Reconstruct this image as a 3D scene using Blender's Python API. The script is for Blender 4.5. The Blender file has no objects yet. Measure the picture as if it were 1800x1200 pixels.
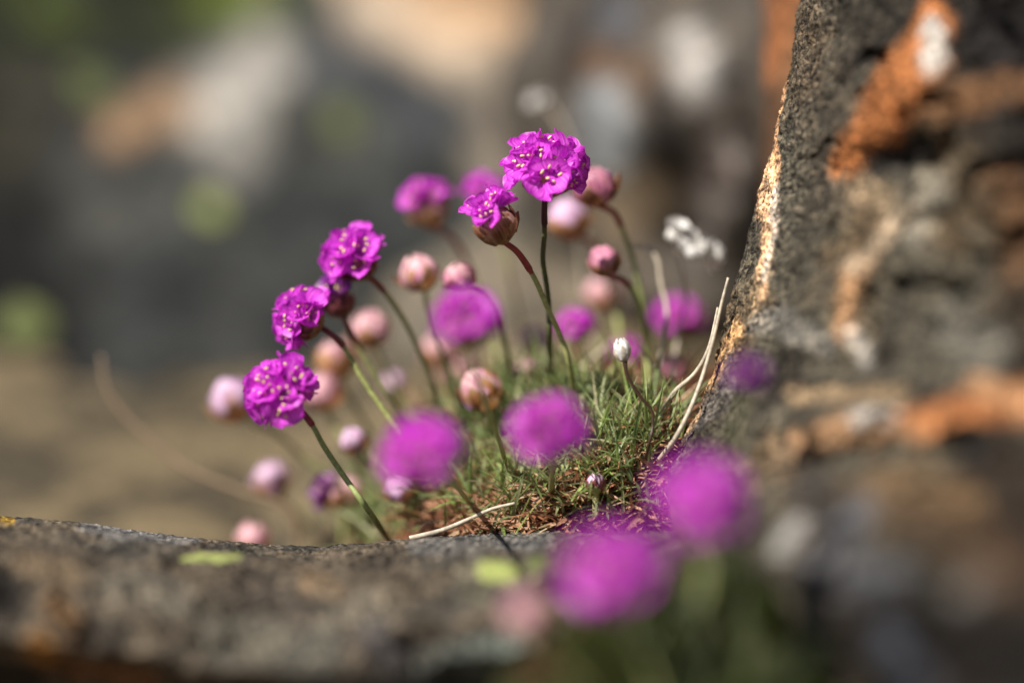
import bpy, math, random
import numpy as np
from mathutils import Vector, Matrix, noise
from mathutils.bvhtree import BVHTree

SC = bpy.context.scene
COL = SC.collection
R = math.radians
random.seed(7)

# ------------------------------------------------------------------ camera, sky, sun, exposure
PITCH = R(15.0)
FOCUS = 0.667
CAM = Vector((0.0, -FOCUS * math.cos(PITCH), 0.22))
FWD = Vector((0, math.cos(PITCH), -math.sin(PITCH)))
UP = Vector((0, math.sin(PITCH), math.cos(PITCH)))
RIGHT = Vector((1, 0, 0))
cd = bpy.data.cameras.new('camera')
cam = bpy.data.objects.new('camera', cd)
COL.objects.link(cam)
cam.location = CAM
cam.rotation_euler = (R(90) - PITCH, 0, 0)
cd.sensor_width = 36
cd.lens = 100
cd.clip_start = 0.01
cd.clip_end = 500
cd.dof.use_dof = True
cd.dof.focus_distance = FOCUS
cd.dof.aperture_fstop = 2.9
SC.camera = cam

SUN_DIR = Vector((-0.52, -0.36, 0.78)).normalized()     # towards the sun: high, from the left
w = bpy.data.worlds.new('World'); SC.world = w; w.use_nodes = True
nt = w.node_tree
bg = nt.nodes['Background']
sky = nt.nodes.new('ShaderNodeTexSky'); sky.sky_type = 'NISHITA'; sky.sun_disc = False
sky.sun_elevation = math.asin(SUN_DIR.z)
sky.sun_rotation = math.atan2(SUN_DIR.x, SUN_DIR.y)
nt.links.new(sky.outputs[0], bg.inputs[0]); bg.inputs[1].default_value = 0.05
sl = bpy.data.lights.new('sun', 'SUN'); sl.energy = 5.0; sl.angle = R(0.53); sl.color = (1, 0.95, 0.87)
sun = bpy.data.objects.new('sun', sl); COL.objects.link(sun)
sun.rotation_euler = (-SUN_DIR).to_track_quat('-Z', 'Y').to_euler()
sun.location = SUN_DIR * 2
SC.view_settings.view_transform = 'Standard'; SC.view_settings.look = 'None'
SC.view_settings.exposure = 0.72; SC.view_settings.gamma = 1
SC.cycles.use_denoising = True
SC.cycles.max_bounces = 8

# ------------------------------------------------------------------ placement helpers
PXM = 0.36 / 1800.0                       # metres per photograph pixel at 1 m
def at(px, py, d):
    return CAM + FWD * d + RIGHT * ((px - 900) * PXM * d) - UP * ((py - 600) * PXM * d)
def project(P):                           # Nx3 world -> px, py, depth
    V = P - np.array(CAM)
    d = V @ np.array(FWD)
    return 900 + (V @ np.array(RIGHT)) / d / PXM, 600 - (V @ np.array(UP)) / d / PXM, d
def idir(dx, dy, tow):                    # right, up, towards the viewer -> world direction
    return (RIGHT * dx + UP * dy - FWD * tow).normalized()
def fract(P, scale, octaves=5, off=0.0, H=1.0):
    o = Vector((off, off * 1.7, -off))
    return np.array([noise.fractal(Vector(p) * scale + o, H, 2.0, octaves) for p in P])
def sstep(a, b, x):
    t = np.clip((x - a) / (b - a), 0, 1)
    return t * t * (3 - 2 * t)

def tag(o, label=None, cat=None, group=None, kind=None):
    if label: o['label'] = label
    if cat: o['category'] = cat
    if group: o['group'] = group
    if kind: o['kind'] = kind
    return o
def link(name, mesh, parent=None, mat=None):
    o = bpy.data.objects.new(name, mesh)
    COL.objects.link(o)
    if parent is not None: o.parent = parent
    if mat is not None and mesh is not None and not mesh.materials: mesh.materials.append(mat)
    return o
def mesh(name, V, F, mat=None, smooth=True, uv=None):
    m = bpy.data.meshes.new(name)
    m.from_pydata([tuple(v) for v in V], [], F)
    if smooth: m.polygons.foreach_set('use_smooth', [True] * len(m.polygons))
    if mat: m.materials.append(mat)
    if uv is not None:
        l = m.uv_layers.new(name='UVMap')
        idx = np.zeros(len(m.loops), dtype=np.int32); m.loops.foreach_get('vertex_index', idx)
        l.data.foreach_set('uv', np.asarray(uv, dtype=np.float32)[idx].ravel())
    m.update()
    return m
def set_col(m, C, k=1.0):
    C = C * k
    a = m.color_attributes.new('mineral_shade', 'FLOAT_COLOR', 'POINT')
    a.data.foreach_set('color', np.concatenate([C, np.ones((len(C), 1))], 1).astype(np.float32).ravel())

# ------------------------------------------------------------------ materials
def newmat(name):
    m = bpy.data.materials.new(name); m.use_nodes = True
    t = m.node_tree
    return m, t, t.nodes['Principled BSDF'], t.nodes['Material Output']
def N(t, typ, **kw):
    n = t.nodes.new(typ)
    for k, v in kw.items(): setattr(n, k, v)
    return n
def mixc(t, fac, a, b, mode='MIX'):
    n = N(t, 'ShaderNodeMix', data_type='RGBA', blend_type=mode)
    for i, v in ((0, fac), (6, a), (7, b)):
        if hasattr(v, 'is_output'): t.links.new(v, n.inputs[i])
        elif i == 0: n.inputs[i].default_value = v
        else: n.inputs[i].default_value = (*v, 1)
    return n.outputs[2]
def ramp(t, fac, stops):
    n = N(t, 'ShaderNodeValToRGB')
    e = n.color_ramp.elements
    while len(e) < len(stops): e.new(0.5)
    for q, (p, c) in zip(e, stops): q.position = p; q.color = (*c, 1) if len(c) == 3 else c
    t.links.new(fac, n.inputs[0])
    return n.outputs[0]

def rock_mat(name, grain=900.0, bump=0.5, speck=0.75, rough=0.85, coarse=140.0):
    m, t, b, out = newmat(name)
    at_ = N(t, 'ShaderNodeAttribute', attribute_name='mineral_shade')
    geo = N(t, 'ShaderNodeNewGeometry')
    vor = N(t, 'ShaderNodeTexVoronoi'); vor.inputs['Scale'].default_value = grain
    vor.inputs['Randomness'].default_value = 1
    t.links.new(geo.outputs['Position'], vor.inputs['Vector'])
    bw = N(t, 'ShaderNodeRGBToBW'); t.links.new(vor.outputs['Color'], bw.inputs[0])
    dn = N(t, 'ShaderNodeTexNoise'); dn.inputs['Scale'].default_value = grain * 1.1; dn.inputs['Detail'].default_value = 5; dn.inputs['Roughness'].default_value = 0.7
    t.links.new(geo.outputs['Position'], dn.inputs['Vector'])
    mm = N(t, 'ShaderNodeMath', operation='MULTIPLY_ADD'); t.links.new(dn.outputs[0], mm.inputs[0]); mm.inputs[1].default_value = 2.3; mm.inputs[2].default_value = -0.65
    av = N(t, 'ShaderNodeMix'); av.inputs[0].default_value = 0.68
    t.links.new(bw.outputs[0], av.inputs[2]); t.links.new(mm.outputs[0], av.inputs[3])
    g = ramp(t, av.outputs[0], [(0.28, (0.05, 0.05, 0.055)), (0.44, (0.55, 0.54, 0.52)), (0.58, (1.15, 1.1, 1.02)), (0.76, (2.6, 2.4, 2.1))])
    n2 = N(t, 'ShaderNodeTexNoise'); n2.inputs['Scale'].default_value = coarse; n2.inputs['Detail'].default_value = 8; n2.inputs['Roughness'].default_value = 0.68
    t.links.new(geo.outputs['Position'], n2.inputs['Vector'])
    g2 = ramp(t, n2.outputs[0], [(0.32, (0.35, 0.35, 0.36)), (0.5, (0.95, 0.95, 0.95)), (0.68, (1.5, 1.45, 1.4))])
    c = mixc(t, speck, at_.outputs['Color'], g, 'MULTIPLY')
    c = mixc(t, 0.8, c, g2, 'MULTIPLY')
    t.links.new(c, b.inputs['Base Color'])
    b.inputs['Roughness'].default_value = rough
    b.inputs['Specular IOR Level'].default_value = 0.12
    bp = N(t, 'ShaderNodeBump'); bp.inputs['Strength'].default_value = bump; bp.inputs['Distance'].default_value = 0.0006
    n3 = N(t, 'ShaderNodeTexNoise'); n3.inputs['Scale'].default_value = grain * 0.8; n3.inputs['Detail'].default_value = 6
    t.links.new(geo.outputs['Position'], n3.inputs['Vector'])
    t.links.new(n3.outputs[0], bp.inputs['Height']); t.links.new(bp.outputs[0], b.inputs['Normal'])
    return m

def leafy(name, cols, trans=0.35, rough=0.5, island=True, spec=0.4):
    """thin plant tissue; cols are picked at random for each leaf or object"""
    m, t, b, out = newmat(name)
    if island: r = N(t, 'ShaderNodeNewGeometry').outputs['Random Per Island']
    else: r = N(t, 'ShaderNodeObjectInfo').outputs['Random']
    k = len(cols)
    c = ramp(t, r, [(i / max(1, k - 1), q) for i, q in enumerate(cols)]) if k > 1 else None
    geo = N(t, 'ShaderNodeNewGeometry')
    nz = N(t, 'ShaderNodeTexNoise'); nz.inputs['Scale'].default_value = 900; nz.inputs['Detail'].default_value = 4
    t.links.new(geo.outputs['Position'], nz.inputs['Vector'])
    v = ramp(t, nz.outputs[0], [(0.3, (0.6, 0.6, 0.6)), (0.7, (1.3, 1.3, 1.3))])
    c = mixc(t, 0.9, c if c is not None else cols[0], v, 'MULTIPLY')
    t.links.new(c, b.inputs['Base Color']); b.inputs['Roughness'].default_value = rough
    b.inputs['Specular IOR Level'].default_value = spec
    if trans > 0:
        tr = N(t, 'ShaderNodeBsdfTranslucent'); t.links.new(c, tr.inputs[0])
        mx = N(t, 'ShaderNodeMixShader'); mx.inputs[0].default_value = trans
        t.links.new(b.outputs[0], mx.inputs[1]); t.links.new(tr.outputs[0], mx.inputs[2])
        t.links.new(mx.outputs[0], out.inputs['Surface'])
    return m

def bract_mat(name, body, streak, margin, rough=0.38):
    """papery scale: darker veins, thin pale margin and tip, slightly glossy"""
    m, t, b, out = newmat(name)
    uv = N(t, 'ShaderNodeUVMap')
    mp = N(t, 'ShaderNodeMapping'); mp.inputs['Scale'].default_value = (9, 1.2, 1); t.links.new(uv.outputs[0], mp.inputs[0])
    oi = N(t, 'ShaderNodeObjectInfo'); t.links.new(oi.outputs['Location'], mp.inputs['Location'])
    nz = N(t, 'ShaderNodeTexNoise'); nz.inputs['Scale'].default_value = 1.0; nz.inputs['Detail'].default_value = 5
    nz.noise_dimensions = '4D'; t.links.new(oi.outputs['Random'], nz.inputs['W'])
    t.links.new(mp.outputs[0], nz.inputs['Vector'])
    c = ramp(t, nz.outputs[0], [(0.35, streak), (0.52, body), (0.72, margin)])
    sep = N(t, 'ShaderNodeSeparateXYZ'); t.links.new(uv.outputs[0], sep.inputs[0])
    e = N(t, 'ShaderNodeMath', operation='SUBTRACT'); t.links.new(sep.outputs[0], e.inputs[0]); e.inputs[1].default_value = 0.5
    e2 = N(t, 'ShaderNodeMath', operation='ABSOLUTE'); t.links.new(e.outputs[0], e2.inputs[0])
    e3 = N(t, 'ShaderNodeMath', operation='MAXIMUM'); t.links.new(e2.outputs[0], e3.inputs[0])
    e4 = N(t, 'ShaderNodeMath', operation='MULTIPLY'); t.links.new(sep.outputs[1], e4.inputs[0]); e4.inputs[1].default_value = 0.48
    t.links.new(e4.outputs[0], e3.inputs[1])
    f = ramp(t, e3.outputs[0], [(0.34, (0, 0, 0)), (0.5, (1, 1, 1))])
    c = mixc(t, f, c, margin)
    rr = ramp(t, oi.outputs['Random'], [(0, (0.7, 0.66, 0.66)), (1, (1.2, 1.2, 1.2))])
    c = mixc(t, 1.0, c, rr, 'MULTIPLY')
    t.links.new(c, b.inputs['Base Color']); b.inputs['Roughness'].default_value = rough
    bp = N(t, 'ShaderNodeBump'); bp.inputs['Strength'].default_value = 0.5; bp.inputs['Distance'].default_value = 0.0004
    t.links.new(nz.outputs[0], bp.inputs['Height']); t.links.new(bp.outputs[0], b.inputs['Normal'])
    tr = N(t, 'ShaderNodeBsdfTranslucent'); t.links.new(c, tr.inputs[0])
    mx = N(t, 'ShaderNodeMixShader'); mx.inputs[0].default_value = 0.3
    t.links.new(b.outputs[0], mx.inputs[1]); t.links.new(tr.outputs[0], mx.inputs[2]); t.links.new(mx.outputs[0], out.inputs['Surface'])
    return m

def petal_mat(name, deep, mid, pale):
    m, t, b, out = newmat(name)
    uv = N(t, 'ShaderNodeUVMap')
    sep = N(t, 'ShaderNodeSeparateXYZ'); t.links.new(uv.outputs[0], sep.inputs[0])
    # paler throat, deeper lip
    base = ramp(t, sep.outputs[1], [(0.0, pale), (0.3, mid), (0.75, mid), (1.0, deep)])
    # fine veins running the length of the petal, their pale end painting in highlights
    mp = N(t, 'ShaderNodeMapping'); mp.inputs['Scale'].default_value = (13, 1.3, 1)
    t.links.new(uv.outputs[0], mp.inputs[0])
    nz = N(t, 'ShaderNodeTexNoise'); nz.inputs['Scale'].default_value = 1.0; nz.inputs['Detail'].default_value = 3
    t.links.new(mp.outputs[0], nz.inputs['Vector'])
    ve = ramp(t, nz.outputs[0], [(0.36, (0.55, 0.4, 0.58)), (0.5, (1, 1, 1)), (0.66, (1.2, 2.8, 1.2))])
    c = mixc(t, 0.85, base, ve, 'MULTIPLY')
    oi = N(t, 'ShaderNodeObjectInfo')
    rr = ramp(t, oi.outputs['Random'], [(0, (0.92, 0.85, 0.92)), (1, (1.15, 1.5, 1.12))])
    c = mixc(t, 1.0, c, rr, 'MULTIPLY')
    t.links.new(c, b.inputs['Base Color']); b.inputs['Roughness'].default_value = 0.42
    b.inputs['Specular IOR Level'].default_value = 0.5
    tr = N(t, 'ShaderNodeBsdfTranslucent'); t.links.new(c, tr.inputs[0])
    mx = N(t, 'ShaderNodeMixShader'); mx.inputs[0].default_value = 0.5
    t.links.new(b.outputs[0], mx.inputs[1]); t.links.new(tr.outputs[0], mx.inputs[2])
    t.links.new(mx.outputs[0], out.inputs['Surface'])
    return m

M = {}
M['rock'] = rock_mat('granular_rock', speck=0.95, bump=1.0, grain=800)
M['rock_far'] = rock_mat('weathered_rock', grain=420, bump=0.5, speck=0.5, coarse=60)
M['soil'] = rock_mat('peaty_soil', grain=700, bump=0.8, speck=0.6, rough=0.95)
M['petal'] = petal_mat('magenta_petal', (0.50, 0.012, 0.49), (0.80, 0.08, 0.80), (0.94, 0.6, 0.94))
M['petal_lilac'] = petal_mat('lilac_petal', (0.45, 0.12, 0.5), (0.55, 0.22, 0.6), (0.72, 0.46, 0.74))
M['petal_dark'] = petal_mat('violet_shaded_petal', (0.16, 0.008, 0.24), (0.24, 0.012, 0.3), (0.4, 0.1, 0.42))  # darker petal copy: shade on the shaded heads put into the colour
M['stamen'] = leafy('cream_anther', [(0.82, 0.66, 0.28), (0.8, 0.6, 0.3)], 0.1)
M['filament'] = leafy('pale_filament', [(0.75, 0.4, 0.72)], 0.3)
M['calyx'] = leafy('papery_calyx', [(0.42, 0.16, 0.2), (0.5, 0.28, 0.28)], 0.3, island=False)
M['bract'] = bract_mat('brown_bract', (0.33, 0.12, 0.045), (0.12, 0.025, 0.012), (0.5, 0.3, 0.18))
M['bract_orange'] = bract_mat('tawny_bract', (0.48, 0.22, 0.07), (0.3, 0.09, 0.03), (0.62, 0.42, 0.25))
M['bract_maroon'] = bract_mat('maroon_bract', (0.17, 0.025, 0.035), (0.06, 0.008, 0.014), (0.34, 0.12, 0.12))
M['scale_pink'] = bract_mat('pink_bud_scale', (0.62, 0.22, 0.36), (0.42, 0.07, 0.16), (0.7, 0.42, 0.46))
M['scale_pale'] = bract_mat('pale_bud_scale', (0.7, 0.38, 0.44), (0.55, 0.16, 0.26), (0.82, 0.6, 0.56))
M['scale_lilac'] = bract_mat('lilac_bud_scale', (0.72, 0.46, 0.66), (0.58, 0.26, 0.5), (0.82, 0.68, 0.78))
M['paper_scale'] = bract_mat('rosy_brown_scale', (0.46, 0.24, 0.2), (0.3, 0.06, 0.07), (0.62, 0.46, 0.42))
M['stem'] = leafy('green_stem', [(0.33, 0.36, 0.12), (0.37, 0.37, 0.15), (0.29, 0.34, 0.12)], 0.1, 0.45, False)
M['stem_olive'] = leafy('olive_stem', [(0.075, 0.085, 0.03)], 0.05, 0.4, False)
M['sheath_red'] = leafy('red_sheath', [(0.33, 0.03, 0.035), (0.28, 0.04, 0.04)], 0.1, 0.4, False)
M['sheath_dark'] = leafy('dark_sheath', [(0.055, 0.012, 0.016)], 0.05, 0.4, False)
M['sheath_brown'] = leafy('brown_sheath', [(0.2, 0.045, 0.035)], 0.1, 0.4, False)
M['leaf'] = leafy('cushion_leaf', [(0.1, 0.16, 0.04), (0.22, 0.29, 0.08), (0.34, 0.39, 0.14), (0.17, 0.25, 0.09), (0.4, 0.41, 0.2), (0.2, 0.27, 0.12), (0.5, 0.44, 0.27)], 0.35, 0.4)
M['leaf_single'] = leafy('single_leaf', [(0.17, 0.24, 0.06), (0.25, 0.33, 0.09), (0.36, 0.42, 0.15), (0.2, 0.28, 0.11), (0.44, 0.43, 0.22)], 0.35, 0.4, False)
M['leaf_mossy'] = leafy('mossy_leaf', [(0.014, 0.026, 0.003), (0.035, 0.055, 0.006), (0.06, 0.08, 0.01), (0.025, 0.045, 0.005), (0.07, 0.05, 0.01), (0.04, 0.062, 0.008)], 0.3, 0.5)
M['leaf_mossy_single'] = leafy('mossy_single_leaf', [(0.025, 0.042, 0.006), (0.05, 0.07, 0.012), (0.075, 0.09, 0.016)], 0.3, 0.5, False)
M['litter'] = leafy('dry_litter', [(0.24, 0.085, 0.04), (0.38, 0.19, 0.1), (0.5, 0.36, 0.22), (0.3, 0.11, 0.05), (0.44, 0.26, 0.16), (0.36, 0.14, 0.07)], 0.2, 0.6)
M['straw'] = leafy('bleached_straw', [(0.5, 0.42, 0.31), (0.55, 0.48, 0.38)], 0.15, 0.5, False)
M['straw_tan'] = leafy('tan_straw', [(0.27, 0.19, 0.12)], 0.1, 0.5, False)
M['wire'] = leafy('wiry_brown_stem', [(0.04, 0.02, 0.01)], 0.0, 0.4, False)
M['paper'] = leafy('white_papery_calyx', [(0.8, 0.78, 0.75), (0.85, 0.83, 0.8), (0.72, 0.69, 0.64)], 0.3, 0.5, False)
M['lichen'] = leafy('yellow_green_lichen', [(0.23, 0.26, 0.075)], 0.0, 0.9, False)
M['lichen_soft'] = leafy('dull_green_lichen', [(0.1, 0.115, 0.035)], 0.0, 0.9, False)

# ------------------------------------------------------------------ the ground
def ground_z(x, y):
    """soil level: a low mound under the cushion, a hollow to the left, uneven ground behind"""
    z = 0.001 + 0.016 * np.exp(-((x - 0.012) / 0.04) ** 2 - ((y - 0.07) / 0.055) ** 2)
    z = z + 0.019 * sstep(-0.012, 0.036, x) * sstep(-0.019, 0.0, y) * (1 - 0.8 * sstep(0.02, 0.09, y))
    left = sstep(0.0, -0.078, x)
    back = sstep(0.12, 0.24, y)
    z = z - 0.052 * left - 0.03 * back * (1 - left)
    z = z - 0.25 * sstep(-0.03, -0.12, y)
    return z
def gz(x, y): return float(ground_z(np.float64(x), np.float64(y)))

def on_soil(px, py, dmax, dmin=0.6):
    """where a line of sight meets the soil, or None"""
    dv = at(px, py, 1) - CAM; t = dmin
    while t < dmax:
        p = CAM + dv * t
        if p.z <= gz(p.x, p.y): return p
        t += .0015
    return None
def build_ground():
    a = np.linspace(-0.3, 0.3, 200); far = np.geomspace(0.33, 60, 26)
    xs = np.concatenate([-far[::-1], a, far])
    b = np.linspace(-0.12, 0.6, 240); yf = np.geomspace(0.62, 60, 30)
    yn = -np.geomspace(0.14, 60, 18)[::-1]
    ys = np.concatenate([yn, b, yf])
    X, Y = np.meshgrid(xs, ys)
    P = np.stack([X.ravel(), Y.ravel(), np.zeros(X.size)], 1)
    P[:, 2] = ground_z(P[:, 0], P[:, 1])
    dist = np.hypot(P[:, 0], P[:, 1])
    near = dist < 1.2
    nz = np.zeros(len(P)); nz[near] = fract(P[near], 60, 5)
    nb = fract(P, 4.0, 4, 3.0)
    P[:, 2] += 0.0022 * nz + 0.03 * nb * sstep(0.3, 1.0, dist) * np.minimum(1 + dist * 0.3, 8)
    nx, ny = len(xs), len(ys)
    F = [(j * nx + i, j * nx + i + 1, (j + 1) * nx + i + 1, (j + 1) * nx + i) for j in range(ny - 1) for i in range(nx - 1)]
    m = mesh('ground', P, F, M['soil'])
    k = sstep(-0.25, 0.3, fract(P, 22, 4, 9))[:, None]
    soil = np.array((0.13, 0.055, 0.028)) * (1 - k) + np.array((0.075, 0.046, 0.027)) * k
    tan = np.array((0.15, 0.118, 0.072)) * (1 - k) + np.array((0.062, 0.052, 0.036)) * k
    rock = np.array((0.14, 0.13, 0.115)) * (1 - k) + np.array((0.24, 0.19, 0.14)) * k
    l = np.maximum(sstep(-0.02, -0.06, P[:, 0]), sstep(0.1, 0.2, P[:, 1]))[:, None]
    f = sstep(0.5, 0.9, dist)[:, None]
    C = soil * (1 - l) + tan * l
    set_col(m, C * (1 - f) + rock * f)
    return tag(link('ground', m), 'reddish peaty soil and gravel of the hollow behind the ledge', None, None, 'structure')
build_ground()

# ------------------------------------------------------------------ rocks
def paint(P, base, spots, warp=14.0, wscale=45.0):
    """mineral colours: each spot is a vein, patch or painted-in shade given by a segment and a half-width (photo scale)"""
    px, py, d = project(P)
    wx = fract(P, wscale, 4, 11) * warp; wy = fract(P, wscale, 4, 23) * warp
    qx, qy = px + wx, py + wy
    C = base.copy()
    for (x0, y0, x1, y1, hw, col, k) in spots:
        vx, vy = x1 - x0, y1 - y0
        L2 = vx * vx + vy * vy
        tt = np.clip(((qx - x0) * vx + (qy - y0) * vy) / L2, 0, 1) if L2 > 0 else 0
        r = np.hypot(qx - x0 - tt * vx, qy - y0 - tt * vy) / hw
        a = (k * (1 - sstep(0.45, 1.25, r)))[:, None]
        C = C * (1 - a) + np.array(col) * a
    return C
def grid_faces(nr, nc, flip=False):
    F = []
    for j in range(nr - 1):
        for i in range(nc - 1):
            q = (j * nc + i, j * nc + i + 1, (j + 1) * nc + i + 1, (j + 1) * nc + i)
            F.append(q[::-1] if flip else q)
    return F
def rays(px, py, d):                      # arrays -> Nx3
    px, py, d = (np.asarray(v, float).ravel() for v in (px, py, d))
    return (np.array(CAM)[None] + d[:, None] * np.array(FWD) + ((px - 900) * PXM * d)[:, None] * np.array(RIGHT)
            - ((py - 600) * PXM * d)[:, None] * np.array(UP))
GREY, DARK, TAN, ORANGE = (0.11, 0.107, 0.095), (0.03, 0.028, 0.027), (0.22, 0.16, 0.1), (0.27, 0.105, 0.038)
PALE, BLACK, BROWN, BLUE = (0.42, 0.37, 0.32), (0.01, 0.009, 0.01), (0.095, 0.05, 0.025), (0.09, 0.097, 0.115)
PEACH, WHITE = (0.36, 0.215, 0.12), (0.42, 0.4, 0.38)
BVH = {}

def base_mix(P, cols, scale=30, off=0.0):
    n = fract(P, scale, 5, off) * 0.5 + 0.5
    n = np.clip(n, 0, 1) * (len(cols) - 1)
    i = np.clip(n.astype(int), 0, len(cols) - 2); f = (n - i)[:, None]
    c = np.array(cols)
    return c[i] * (1 - f) + c[i + 1] * f

# --- the leaning rock on the right: its left rim stands in focus, its face comes towards the viewer
def right_rock():
    ky = np.array([-700, 0, 100, 200, 280, 380, 470, 560, 640, 700, 760, 810, 860, 930, 1000, 1080, 1200, 1700])
    kx = np.array([1560, 1402, 1388, 1366, 1346, 1322, 1300, 1276, 1255, 1236, 1206, 1180, 1165, 1180, 1225, 1300, 1390, 1600])
    kd = np.array([.70, .672, .67, .668, .668, .668, .667, .667, .667, .665, .665, .663, .65, .62, .60, .58, .56, .50])
    rows = np.concatenate([np.linspace(-700, -60, 30), np.linspace(-50, 900, 430), np.linspace(905, 1260, 80), np.linspace(1280, 1700, 20)])
    s = np.concatenate([np.linspace(-1, 0, 40)[:-1], np.linspace(0, 1, 170) ** 1.55])
    RY, S = np.meshgrid(rows, s, indexing='ij')
    ex = np.interp(RY, ky, kx); ed = np.interp(RY, ky, kd)
    f = np.clip(S, 0, 1); bk = np.clip(-S, 0, 1)
    off = f * 900
    fall = 0.10 * (1 - np.exp(-off / 330.0)) + 0.06 * off / 900 + 0.035 * sstep(600, 1200, RY) * sstep(0, 300, off)
    rim = 0.004 * np.exp(-off / 12.0)
    d = ed - fall + rim + bk ** 1.3 * 0.16
    px = ex + off + bk * 170 + 6 * np.sin(bk * 9)
    # hollows and swellings of the face
    def dent(cx, cy, rx, ry, amt, rot=0.0):
        c_, s_ = math.cos(rot), math.sin(rot)
        u = ((px - cx) * c_ + (RY - cy) * s_) / rx; v = (-(px - cx) * s_ + (RY - cy) * c_) / ry
        return amt * np.exp(-(u * u + v * v))
    front = (S > 0)
    dd = (dent(1570, 290, 110, 45, 0.011, -0.2) + dent(1770, 80, 130, 90, 0.014) + dent(1720, 820, 70, 75, 0.016) + dent(1780, 380, 70, 160, 0.012)
          + dent(1480, 1030, 40, 90, .012) + dent(1290, 880, 40, 60, .01) + dent(1640, 1120, 90, 60, 0.014)
          - dent(1600, 170, 110, 50, 0.012, -1.0) - dent(1560, 740, 220, 40, 0.012) - dent(1500, 480, 120, 40, 0.008, -0.7)
          - dent(1400, 600, 60, 40, 0.006))
    d = d + dd * front
    P = rays(px, RY, d)
    n1 = fract(P, 22, 5, 1.3); n2 = fract(P, 160, 5, 4.1); n3 = fract(P, 520, 4, 8.0)
    amp = 0.0045 * n1 * np.clip(np.abs(S.ravel()) * 8, 0.25, 1) + 0.0014 * n2 + 0.0007 * n3 - 0.0012 * np.clip(0.1 - np.abs(n3), 0, 1) * 6
    away = np.clip(np.abs(S.ravel()) * 5 - .15, 0, 1)
    amp += away * (0.0035 * fract(P, 48, 4, 31) - 0.007 * np.clip(1 - np.abs(fract(P, 26, 4, 17)) / 0.07, 0, 1))
    nrm = np.array(idir(-0.6, 0.1, 0.8))
    P = P + amp[:, None] * nrm
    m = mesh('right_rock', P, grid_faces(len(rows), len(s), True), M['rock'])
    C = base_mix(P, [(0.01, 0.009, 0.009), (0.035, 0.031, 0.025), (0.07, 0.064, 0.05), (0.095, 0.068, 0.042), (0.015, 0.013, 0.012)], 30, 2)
    spots = [
        (1420, -40, 1470, 330, 60, (0.05, 0.042, 0.033), .7), (1700, -20, 1900, 330, 150, (0.014, 0.012, 0.011), .9), (1500, -40, 1560, 60, 60, (0.02, 0.018, 0.015), .8), (1850, 450, 1850, 1250, 110, (0.025, 0.019, 0.015), .7),  # top-right and right-edge spots: deep shade and vignetting painted into the rock
        (1640, 40, 1500, 270, 42, ORANGE, 1), (1630, 130, 1560, 230, 45, ORANGE, .9), (1640, 50, 1645, 130, 22, WHITE, .95),
        (1660, 190, 1800, 150, 32, BROWN, .9), (1560, 285, 1620, 270, 40, BLACK, .8), (1750, 60, 1800, 80, 60, BLACK, .8),  # both BLACK spots are painted shadows, one of them under the orange bulge
        (1372, 140, 1352, 330, 10, (0.5, 0.29, 0.16), 1), (1352, 300, 1345, 500, 15, (0.52, 0.32, 0.19), 1), (1362, 330, 1352, 470, 8, PALE, .9),
        (1340, 480, 1330, 540, 16, TAN, .8), (1300, 560, 1225, 720, 14, (0.33, 0.2, 0.1), .9), (1290, 640, 1215, 760, 16, (0.10, 0.09, 0.09), .7),
        (1225, 720, 1175, 800, 18, (0.3, 0.19, 0.11), .8),
        (1340, 560, 1440, 580, 34, (0.14, 0.135, 0.125), .7), (1490, 560, 1510, 470, 22, PEACH, .9), (1510, 460, 1590, 390, 20, (0.38, 0.3, 0.22), .8),
        (1500, 560, 1530, 620, 18, WHITE, .5), (1640, 340, 1600, 420, 40, (0.26, 0.24, 0.2), .7), (1700, 560, 1760, 620, 60, GREY, .7),
        (1400, 690, 1560, 690, 22, TAN, .7), (1420, 775, 1620, 745, 32, PEACH, .85), (1600, 745, 1800, 700, 34, ORANGE, .85), (1520, 750, 1550, 735, 24, WHITE, .85),
        (1730, 690, 1800, 700, 26, PEACH, .7), (1720, 800, 1720, 830, 55, BLACK, .9), (1380, 780, 1400, 840, 24, (0.2, 0.14, .09), .6),  # BLACK spot: darkness inside the hole painted on
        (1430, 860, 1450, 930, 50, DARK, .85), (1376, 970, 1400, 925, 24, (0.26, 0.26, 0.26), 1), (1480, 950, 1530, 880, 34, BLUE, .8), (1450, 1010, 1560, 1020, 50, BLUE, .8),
        (1700, 1045, 1730, 1010, 26, (0.17, 0.17, 0.175), 1), (1650, 900, 1800, 1000, 60, BROWN, .7), (1560, 860, 1700, 880, 40, (0.2, 0.13, 0.07), .6),
        (1560, 1130, 1850, 1170, 130, (0.006, 0.005, 0.0045), .96), (1780, 850, 1850, 1000, 70, (0.02, 0.014, 0.01), .8), (1600, 900, 1700, 960, 60, (0.05, 0.036, 0.024), .7), (1420, 1090, 1440, 1180, 40, GREY, .7), (1560, 1140, 1600, 1200, 45, (0.08, 0.09, 0.12), .7),  # dark lower-right spots imitate vignetting in the rock colour
        (1780, 330, 1800, 450, 50, BROWN, .7), (1520, 330, 1560, 360, 30, (0.2, 0.15, 0.1), .7)]
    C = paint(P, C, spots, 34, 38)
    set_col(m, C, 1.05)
    o = tag(link('rock', m), 'tall leaning dark rock with orange veins and a sharp speckled rim', 'rock')
    BVH['right'] = BVHTree.FromPolygons([tuple(p) for p in P], grid_faces(len(rows), len(s), True))
    return o

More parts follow.
